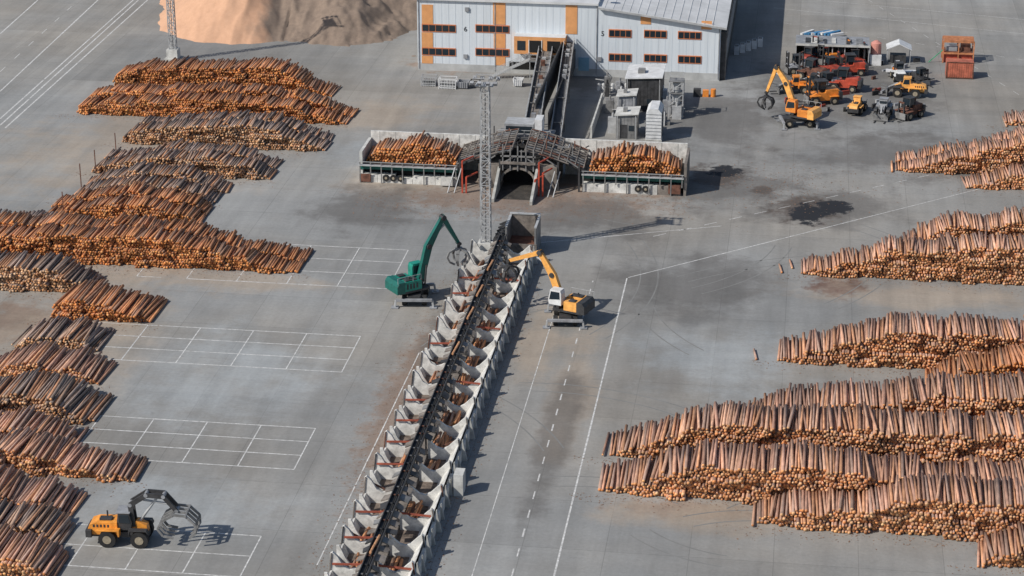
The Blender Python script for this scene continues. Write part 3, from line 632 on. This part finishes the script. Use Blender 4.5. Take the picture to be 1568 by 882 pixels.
fr.cyl((0,0,1.95),(0,0,5.2),.6,steel_lt,12); fr.obj('steel_access_tower',loc=(x,y,0))
pl=MB()
for k in range(30):
    x,y=G(random.uniform(925,1035),random.uniform(142,205)); w,d_,h=random.uniform(.4,1.4),random.uniform(.4,1.4),random.uniform(.5,2.6); m=random.choice([steel,steel_dk,white,grey_paint,steel_lt,steel_lt])
    pl.box(x,x+w,y,y+d_,0,h,m); pl.cyl((x+w/2,y+d_/2,h),(x+w/2,y+d_/2,h+.6),.15,m,8); pl.beam((x,y,h*.8),(x+random.uniform(-2,2),y+.5,h*.8),.1,.1,steel_lt)
pl.obj('process_equipment')
wf=MB(); ax,ay=G(922,160); bx,by=G(905,212); wf.beam((ax,ay,.9),(bx,by,.9),.25,1.8,conc_lt); wf.obj('low_concrete_wall')
bg=MB()
for k in range(7):
    x,y=G(917+k*7,138); bg.cyl((x,y,0),(x,y,1.0),.28,white,10); bg.cyl((x,y,1.0),(x,y,1.1),.12,white,8)
bg.obj('white_drums')
fx2=MB(); x,y=G(1092,148); fx2.cyl((0,0,0),(0,0,1.2),.4,orange,12); fx2.box(-1.6,-.7,-.4,.4,0,1,orange); fx2.box(-3,-1.9,-.5,.4,0,1.2,steel_dk); fx2.obj('gas_bottles',loc=(x,y,0))
sw=MB()
for k in range(5):
    x,y=G(1124+k*9,84-k*3); sw.box(x,x+.8,y,y+1.2,0,1.4,white); sw.box(x+.1,x+.7,y+.1,y+1.1,1.4,1.6,steel)
sw.obj('air_units')
# ---------------------------------------------------------------- machines
def wheel(o,x,y,z,r,w,m=black):
    o.cyl((x,y-w/2,z),(x,y+w/2,z),r,m,18); o.cyl((x,y-w/2-.03,z),(x,y+w/2+.03,z),r*.5,hub,12)
def grapple(o,p,s,m,n=5):
    x,y,z=p; o.cyl((x,y,z),(x,y,z-.5*s),.18*s,steel_dk,8); o.cyl((x,y,z-.5*s),(x,y,z-.85*s),.42*s,m,12)
    for k in range(n):
        a=2*math.pi*k/n+.3; c_,s_=math.cos(a),math.sin(a)
        pts=[(.35,-.7),(1.05,-1.0),(1.3,-1.6),(1.0,-2.2),(.45,-2.5)]
        P=[(x+c_*q*s,y+s_*q*s,z+w*s) for q,w in pts]
        for i in range(4): o.beam(P[i],P[i+1],.34*s*(1-.15*i),.2*s,m)
def handler(name,u,v,rz_ch,rz_up,mb,mb2,mboom,mcab,joints,gm,sc=1.0,grap=True):
    x,y=G(u,v); e=empty(name,(x,y,0),rz_ch,sc); c=MB()
    c.box(-2.2,2.2,-.7,.7,.75,1.25,steel_dk)
    for ax in (-1.5,1.5):
        for s in (-1,1): wheel(c,ax,s*1.1,.58,.58,.5)
        c.box(ax-.15,ax+.15,-1,1,.5,.7,steel_dk)
    for ax in (-2.4,2.4):
        c.beam((ax,-2.0,.9),(ax,2.0,.9),.35,.3,grey_paint)
        for s in (-1,1):
            c.beam((ax,s*2.0,.9),(ax,s*2.1,.1),.22,.22,steel_lt); c.box(ax-.4,ax+.4,s*2.1-.4,s*2.1+.4,.02,.12,grey_paint)
    c.box(2.62,2.85,-1.5,1.5,.1,.8,grey_paint); c.obj('undercarriage',e,bevel=.03)
    up=MB(); up.cyl((0,0,1.2),(0,0,1.5),.85,steel_dk,18)
    up.box(-2.6,1.0,-1.35,1.35,1.5,1.75,steel_dk)
    up.ext([(-3.0,1.6),(-2.0,1.6),(-2.0,2.9),(-2.7,2.9),(-3.0,2.5)],-1.4,1.4,mb2)
    up.ext([(-1.99,1.76),(.1,1.76),(.1,2.7),(-.3,2.85),(-1.99,2.85)],-1.38,-.3,mb); up.ext([(-1.99,1.76),(-.4,1.76),(-.4,2.8),(-1.99,2.85)],.3,1.38,mb)
    up.box(-1.98,.9,-.29,.29,1.76,2.4,steel_dk)
    for k in range(4): up.box(-1.8+k*.4,-1.6+k*.4,-1.41,-1.38,2.0,2.6,steel_dk)
    up.cyl((-1.2,-.8,2.85),(-1.2,-.8,3.25),.1,steel_dk,8); up.box(-1.7,-.9,.5,1.2,2.86,2.95,steel_dk); up.box(-1.8,-.4,-1.2,-.4,2.87,2.97,steel_dk)
    for xx in (-2.9,-2,-1,0): up.beam((xx,-1.36,2.85),(xx,-1.36,3.5),.05,.05,steel_lt)
    up.beam((-2.9,-1.36,3.5),(0,-1.36,3.5),.05,.05,steel_lt)
    up.obj('upper_body',e,rz=rz_up-rz_ch,bevel=.05)
    cb=MB(); cb.ext([(-.1,2.2),(1.45,2.2),(1.55,2.7),(1.3,3.95),(0,3.95),(-.1,3.6)],.42,1.4,mcab)
    cb.ext([(.05,2.95),(1.42,2.75),(1.2,3.8),(.1,3.8)],.40,1.42,glass)
    cb.box(1.2,1.5,.5,1.32,2.8,3.5,glass); cb.box(.0,1.25,.45,1.37,3.95,4.03,mcab); cb.box(.2,.6,.5,1.3,1.76,2.2,steel_dk)
    cb.obj('cab',e,rz=rz_up-rz_ch,bevel=.04)
    bm_=MB(); J=[Vector((j[0],-.05,j[1])) for j in joints]
    bm_.beam(J[0],J[1],.55,.75,mboom,.5,.85); bm_.beam(J[1]-(J[2]-J[1]).normalized()*.2,J[2],.5,.85,mboom,.4,.5)
    for i in range(2,len(J)-1): bm_.beam(J[i]-(J[i+1]-J[i]).normalized()*.2,J[i+1],.42,.55,mboom,.28,.34)
    for i in range(len(J)): bm_.cyl((J[i].x,-.42,J[i].z),(J[i].x,.32,J[i].z),.3 if i<3 else .2,steel_dk,12)
    for s in (-.42,.34): bm_.cyl((1.0,s,1.7),((J[0].x+J[1].x)/2+.1,s,(J[0].z+J[1].z)/2-.1),.11,steel_dk,8)
    q=J[2]+(J[3]-J[2])*.28; bm_.cyl(J[1]+Vector((0,0,.5)),q+Vector((.1,0,.45)),.12,steel_lt,8)
    for s in (-.15,.1): bm_.beam(J[0]+Vector((0,s,.5)),J[1]+Vector((0,s,.5)),.05,.05,blk); bm_.beam(J[1]+Vector((0,s,.5)),J[2]+Vector((0,s,.45)),.05,.05,blk)
    t=J[-1]
    if grap: grapple(bm_,(t.x,t.y,t.z),1.0,gm)
    bm_.obj('boom_and_grapple',e,rz=rz_up-rz_ch); return e
R=math.radians
handler('green_material_handler',636,459,R(97),R(40),green,dkgreen,dkgreen,green,[(.6,2.2),(1.7,6.0),(3.6,9.0),(5.6,5.6)],steel,1.05)
handler('orange_material_handler',866,490,R(95),R(160),amber,steel_dk,amber,white,[(.5,2.2),(1.7,5.2),(3.3,7.6),(7.3,5.9)],steel_dk,1.0)
handler('orange_material_handler',1222,192,R(10),R(155),orange,amber,amber,orange,[(.5,2.2),(2.2,6.0),(3.9,8.2),(5.3,4.2)],steel_dk,1.0)
def wheel_loader(name,u,v,rz,mb,boom='grapple',sc=1.0):
    x,y=G(u,v); e=empty(name,(x,y,0),rz,sc); c=MB()
    for ax in (-1.55,1.6):
        for s in (-1,1): wheel(c,ax,s*1.12,.86,.86,.65)
        c.box(ax-.2,ax+.2,-.9,.9,.7,1.0,steel_dk)
    c.box(-3.2,2.3,-.55,.55,.75,1.3,steel_dk); c.obj('axles_and_wheels',e)
    b_=MB(); b_.ext([(-3.5,1.1),(-.6,1.1),(-.6,2.5),(-2.6,2.45),(-3.3,2.2),(-3.5,1.7)],-.85,.85,mb)
    b_.ext([(-3.7,.9),(-3.1,.9),(-3.1,1.7),(-3.7,1.7)],-1.15,1.15,steel_dk)
    for s in (-1,1):
        b_.ext([(-2.6,1.75),(-.55,1.75),(-.45,1.2),(-.3,1.2),(-.3,1.9),(-2.6,1.9)],s*1.15-.32,s*1.15+.32,mb)
        b_.ext([(.6,1.2),(.75,1.8),(2.3,1.8),(2.5,1.5),(2.5,1.65),(2.35,1.95),(.6,1.95)],s*1.15-.3,s*1.15+.3,steel_dk)
    b_.ext([(.5,1.0),(2.3,1.0),(2.2,2.0),(1.2,2.5),(.6,2.0)],-.45,.45,mb)
    for k in range(5): b_.box(-3.0+k*.35,-2.8+k*.35,-.88,.88,1.9,2.2,steel_dk)
    b_.cyl((-1.8,.4,2.4),(-1.8,.4,3.1),.09,steel_dk,8); b_.box(-2.4,-1.2,-.5,.2,2.46,2.65,steel_dk)
    b_.obj('body',e,bevel=.05)
    cb=MB(); cb.ext([(-.6,1.6),(.7,1.6),(.85,2.4),(.6,3.4),(-.5,3.4),(-.65,2.4)],-.75,.75,mb if boom!='grapple' else steel_dk)
    cb.ext([(-.45,2.35),(.72,2.35),(.52,3.25),(-.4,3.25)],-.78,.78,glass); cb.box(.55,.8,-.65,.65,2.3,3.1,glass); cb.box(-.7,.7,-.82,.82,3.4,3.52,mb if boom!='grapple' else grey_paint)
    cb.obj('cab',e,bevel=.04)
    a=MB()
    if boom=='grapple':
        for s in (-.42,.42):
            P=[(.9,s,1.9),(.7,s,4.2),(2.3,s,5.3),(4.0,s,5.2),(5.2,s,3.7)]
            for i in range(4): a.beam(P[i],P[i+1],.2,(.45,.5,.45,.4)[i],steel_dk)
        for px,pz in ((.7,4.2),(2.3,5.3),(4.0,5.2),(5.2,3.7)): a.cyl((px,-.55,pz),(px,.55,pz),.2,grey_paint,10)
        a.cyl((1.4,0,2.2),(3.3,0,4.9),.13,steel_lt,8); a.cyl((1.9,0,4.6),(4.6,0,4.2),.12,steel_lt,8)
        for s in (-1.1,-.35,.35,1.1):
            for Q in ([(5.0,s,3.6),(6.2,s,3.5),(7.1,s,2.6),(7.1,s,1.7),(6.5,s,1.2)],[(4.9,s,3.5),(3.9,s,2.9),(3.4,s,2.0),(3.9,s,1.3),(4.9,s,1.1)]):
                for i in range(4): a.beam(Q[i],Q[i+1],.14,.24,steel)
        for q in ((6.2,3.5),(7.1,1.9),(3.5,2.2),(4.9,3.5)): a.beam((q[0],-1.25,q[1]),(q[0],1.25,q[1]),.18,.2,steel)
    else:
        for s in (-.45,.45):
            a.beam((1.0,s,2.1),(2.9,s,1.5),.2,.45,steel_dk); a.beam((2.9,s,1.5),(3.5,s,.6),.2,.4,steel_dk)
        a.box(3.4,3.6,-1.4,1.4,.15,1.3,steel)
        for s in (-.9,.9): a.beam((3.5,s,.15),(5.0,s,.12),.2,.1,steel_dk); a.beam((3.5,s,1.5),(4.6,s,1.7),.18,.2,steel)
        a.beam((1.6,0,2.4),(3.3,0,1.5),.2,.2,steel_lt)
    a.obj('lift_arms_and_clamp',e); return e
wheel_loader('high_lift_wheel_loader',194,829,R(4),M('loader_yellow',(.84,.33,.05),.45,.25,1.5),'grapple',.93)
def forklift(name,u,v,rz,mb,sc=1.0,mast_h=3.6,up=0):
    x,y=G(u,v); e=empty(name,(x,y,0),rz,sc); c=MB()
    for ax,r in ((-1.3,.5),(1.2,.62)):
        for s in (-1,1): wheel(c,ax,s*.95,r,r,.45)
    c.obj('wheels',e); b_=MB()
    b_.ext([(-2.3,.5),(1.6,.5),(1.6,1.3),(.9,1.5),(-.2,1.5),(-.3,1.9),(-1.9,1.9),(-2.3,1.5)],-.7,.7,mb)
    b_.ext([(-2.4,.6),(-1.9,.6),(-1.9,1.7),(-2.4,1.6)],-.98,.98,steel_dk)
    for s in (-1,1):
        b_.ext([(.5,1.2),(1.9,1.2),(1.9,1.32),(.5,1.32)],s*.95-.25,s*.95+.25,mb); b_.ext([(-1.9,1.05),(-.7,1.05),(-.7,1.15),(-1.9,1.15)],s*.95-.22,s*.95+.22,mb)
    b_.obj('body',e,bevel=.04)
    cb=MB()
    for xx,z0 in ((-.35,1.9),(.85,1.5)):
        for s in (-.62,.62): cb.beam((xx,s,z0),(xx-.08,s,2.95),.1,.1,steel_dk)
    cb.box(-.55,.9,-.7,.7,2.95,3.05,steel_dk); cb.box(-.3,.8,-.58,.58,2.0,2.9,glass); cb.box(-.2,.3,-.3,.3,1.5,2.0,black); cb.obj('cab',e)
    a=MB()
    for s in (-.45,.45): a.beam((1.85,s,.2),(1.85,s,mast_h),.16,.24,steel_dk)
    for z in (.5,1.6,2.6,mast_h-.1): a.beam((1.85,-.45,z),(1.85,.45,z),.14,.14,mb)
    a.box(2.0,2.1,-.9,.9,.2+up,1.1+up,steel)
    for s in (-.6,.6): a.beam((2.1,s,.2+up),(3.4,s,.2+up),.18,.08,steel_dk)
    a.obj('mast_and_forks',e); return e
dkred=M('dark_red_paint',(.34,.06,.04),.55,.3,1.2)
for a in ((1258,158,200,orange,1.2,3.6),(1292,138,170,redpaint,1.15,2.2),(1302,114,190,redpaint,1.1,3.4),(1272,116,120,dkred,1.0,4.2),(1243,122,150,rust,1.1,3.8),
          (1238,100,60,dkred,1.0,4.4),(1283,98,30,orange,1.0,3.8),(1262,96,250,steel_dk,1.0,3.4),(1222,112,200,grey_paint,1.0,3.6),(1306,100,10,dkred,.9,4.2),
          (1392,180,230,rust,1.05,2.6),(1376,122,100,white,.9,3.0),(1268,138,210,grey_paint,.95,3.2),(1408,128,300,steel_dk,.85,2.6)):
    forklift('forklift_truck',a[0],a[1],R(a[2]),a[3],a[4],a[5])
wheel_loader('wheel_loader',1218,142,R(190),orange,'fork',.78); wheel_loader('wheel_loader',1312,172,R(75),amber,'fork',.72); wheel_loader('wheel_loader',1388,147,R(175),amber,'fork',.85)
wheel_loader('farm_tractor',1352,178,R(260),grey_paint,'fork',.8); wheel_loader('wheel_loader',1246,136,R(160),steel_dk,'fork',.7)
ja=MB()
for k in range(60):
    x,y=G(random.uniform(1185,1420),random.uniform(90,182)); w,d_,h=random.uniform(.3,1.3),random.uniform(.3,1.2),random.uniform(.15,.8); m=random.choice([steel_dk,rust,dkred,grey_paint,steel,black,steel_lt])
    ja.beam((x,y,h/2),(x+w,y+d_,h/2),.3,h,m)
    if k%4==0: ja.cyl((x,y-.5,.3),(x+.4,y-.5,.3),.35,black,12)
ja.obj('scrap_and_attachments')
sh=MB(); x,y=G(1217,97); w=(G(1330,100)[0]-x)
sh.box(0.16,w-.16,5.0,5.2,0,3.1,conc_dk); sh.ext([(0,3.1),(w,3.1),(w,3.3),(0,3.3)],-.3,5.5,grey_paint); sh.box(-.02,w+.02,-.34,-.3,3.05,3.4,conc_lt)
sh.box(0,.15,0,5,0,3.09,steel_lt); sh.box(w-.15,w,0,5,0,3.09,steel_lt)
for k in range(1,6): sh.beam((w*k/6,.1,0),(w*k/6,.1,3.09),.15,.15,steel_lt)
for k in range(9): q=.5+k*(w-1.5)/9; sh.box(q,q+random.uniform(.5,1),2,3.2,0,random.uniform(.8,2.2),random.choice([steel,rust,grey_paint,steel_dk,blue]))
for k in range(12): q=random.uniform(.3,w-1); sh.box(q,q+random.uniform(.3,1),random.uniform(.4,2),3+random.random(),3.3,3.3+random.uniform(.05,.3),random.choice([steel,conc_lt,steel_dk]))
sh.obj('open_machine_shed',loc=(x,y,0))
tp=MB(); x,y=G(1222,60)
for k in range(10): tp.beam((k*.55,0,.3+.3*random.random()),(k*.55+2,2.6*random.random(),.5),.5,.35,blue if k%3 else white)
tp.obj('tarpaulin_stack',loc=(x+.5,y+2,0))
tk=MB(); x,y=G(1340,97); tk.cyl((0,0,1.4),(0,0,3.4),.85,pink,16); tk.cyl((0,0,3.4),(0,0,3.8),.85,pink,16,.25)
for a in range(4): tk.beam((.7*math.cos(a*1.57),.7*math.sin(a*1.57),0),(.7*math.cos(a*1.57),.7*math.sin(a*1.57),1.5),.12,.12,steel)
tk.box(-.9,.9,-1.4,-.9,0,1.7,white); tk.obj('fuel_tank',loc=(x,y,0))
cn=MB(); x,y=G(1358,98)
for a in (0,3.6):
    for b_ in (0,3): cn.beam((a,b_,0),(a,b_,2.4),.1,.1,steel_lt)
cn.ext([(-.2,2.4),(1.8,3.3),(3.8,2.4),(3.8,2.5),(1.8,3.4),(-.2,2.5)],-.2,3.2,white); cn.box(.5,3,.8,2.4,0,1.3,steel_dk); cn.obj('white_canopy',loc=(x,y,0))
wb=MB(); x,y=G(1356,118); wb.box(0,5,0,1.4,.8,.95,white); wb.box(.3,4.7,.2,1.2,.15,.79,steel); wb.box(1,2.4,.3,1,.95,1.4,orange); wb.obj('workbench',loc=(x,y,0))
def container(u,v,w,d_,h,m,name):
    x,y=G(u,v); o=MB(); o.box(0,w,0,d_,.12,h,m)
    for k in range(int(w/.35)): o.box(.1+k*.35,.25+k*.35,-.05,0,.3,h-.15,m)
    for k in range(int(d_/.35)): o.box(w,w+.05,.1+k*.35,.25+k*.35,.3,h-.15,m)
    for a in (0,w-.15): o.box(a-.02,a+.17,-.08,-.051,0,h+.05,rust)
    for a in (0,h-.12): o.box(-.03,w+.03,-.1,-.082,a+.12,a+.25,rust)
    o.obj(name,loc=(x,y,0))
container(1448,120,4.2,2.6,2.6,M('faded_red_container',(.50,.15,.09),.6,.3,1),'red_container')
rk=MB(); x,y=G(1443,96); orr=M('faded_orange',(.55,.22,.10),.6,.3,1.2)
for a in (0,2.4,4.8):
    for b_ in (0,3): rk.beam((a,b_,0),(a,b_,3.6),.18,.18,orr)
for z in (1.6,3.5):
    for b_ in (0,3): rk.beam((0,b_,z),(4.8,b_,z),.2,.25,orr)
rk.box(.2,4.6,.1,2.9,1.75,1.85,rust); rk.box(.5,2.2,.5,2.4,1.86,2.6,grey_paint); rk.box(2.8,4.3,.5,2.4,1.86,2.9,rust); rk.box(.2,4.6,.3,2.8,0,1.4,redpaint)
for k in range(8): rk.beam((0,k*.42,3.68),(4.8,k*.42,3.68),.2,.06,orr)
rk.beam((-2.2,0,0),(0,0,2.2),.15,.15,M('ladder_green',(.1,.35,.2),.5,.2,1)); rk.obj('orange_storage_rack',loc=(x,y,0))
db.obj('bark_debris',fix=False)
# ---------------------------------------------------------------- light, sky, camera
sc=bpy.context.scene
AZ=math.radians(36.5); EL=math.radians(40)
dirv=Vector((math.cos(EL)*math.cos(AZ),math.cos(EL)*math.sin(AZ),-math.sin(EL)))
ld=bpy.data.lights.new('sun','SUN'); ld.energy=4.0; ld.angle=math.radians(.5); ld.color=(1,.945,.86)
lo=bpy.data.objects.new('sun',ld); sc.collection.objects.link(lo); lo.rotation_euler=dirv.to_track_quat('-Z','Y').to_euler(); lo.location=(0,100,150)
w=bpy.data.worlds.new('World'); sc.world=w; w.use_nodes=True; nt=w.node_tree
sk=nt.nodes.new('ShaderNodeTexSky'); sk.sky_type='NISHITA'; sk.sun_disc=False; sk.sun_elevation=EL; sk.sun_rotation=math.atan2(-dirv.x,-dirv.y)%(2*math.pi)
nt.links.new(sk.outputs[0],nt.nodes['Background'].inputs[0]); nt.nodes['Background'].inputs[1].default_value=.085
cd=bpy.data.cameras.new('camera'); cd.sensor_width=36; cd.lens=F/1568*36; cd.clip_start=1; cd.clip_end=8000
co=bpy.data.objects.new('camera',cd); sc.collection.objects.link(co); co.location=(0,0,H); co.rotation_euler=(math.pi/2-TH,0,PSI)
sc.camera=co; sc.view_settings.view_transform='Standard'; sc.view_settings.look='None'; sc.view_settings.exposure=0
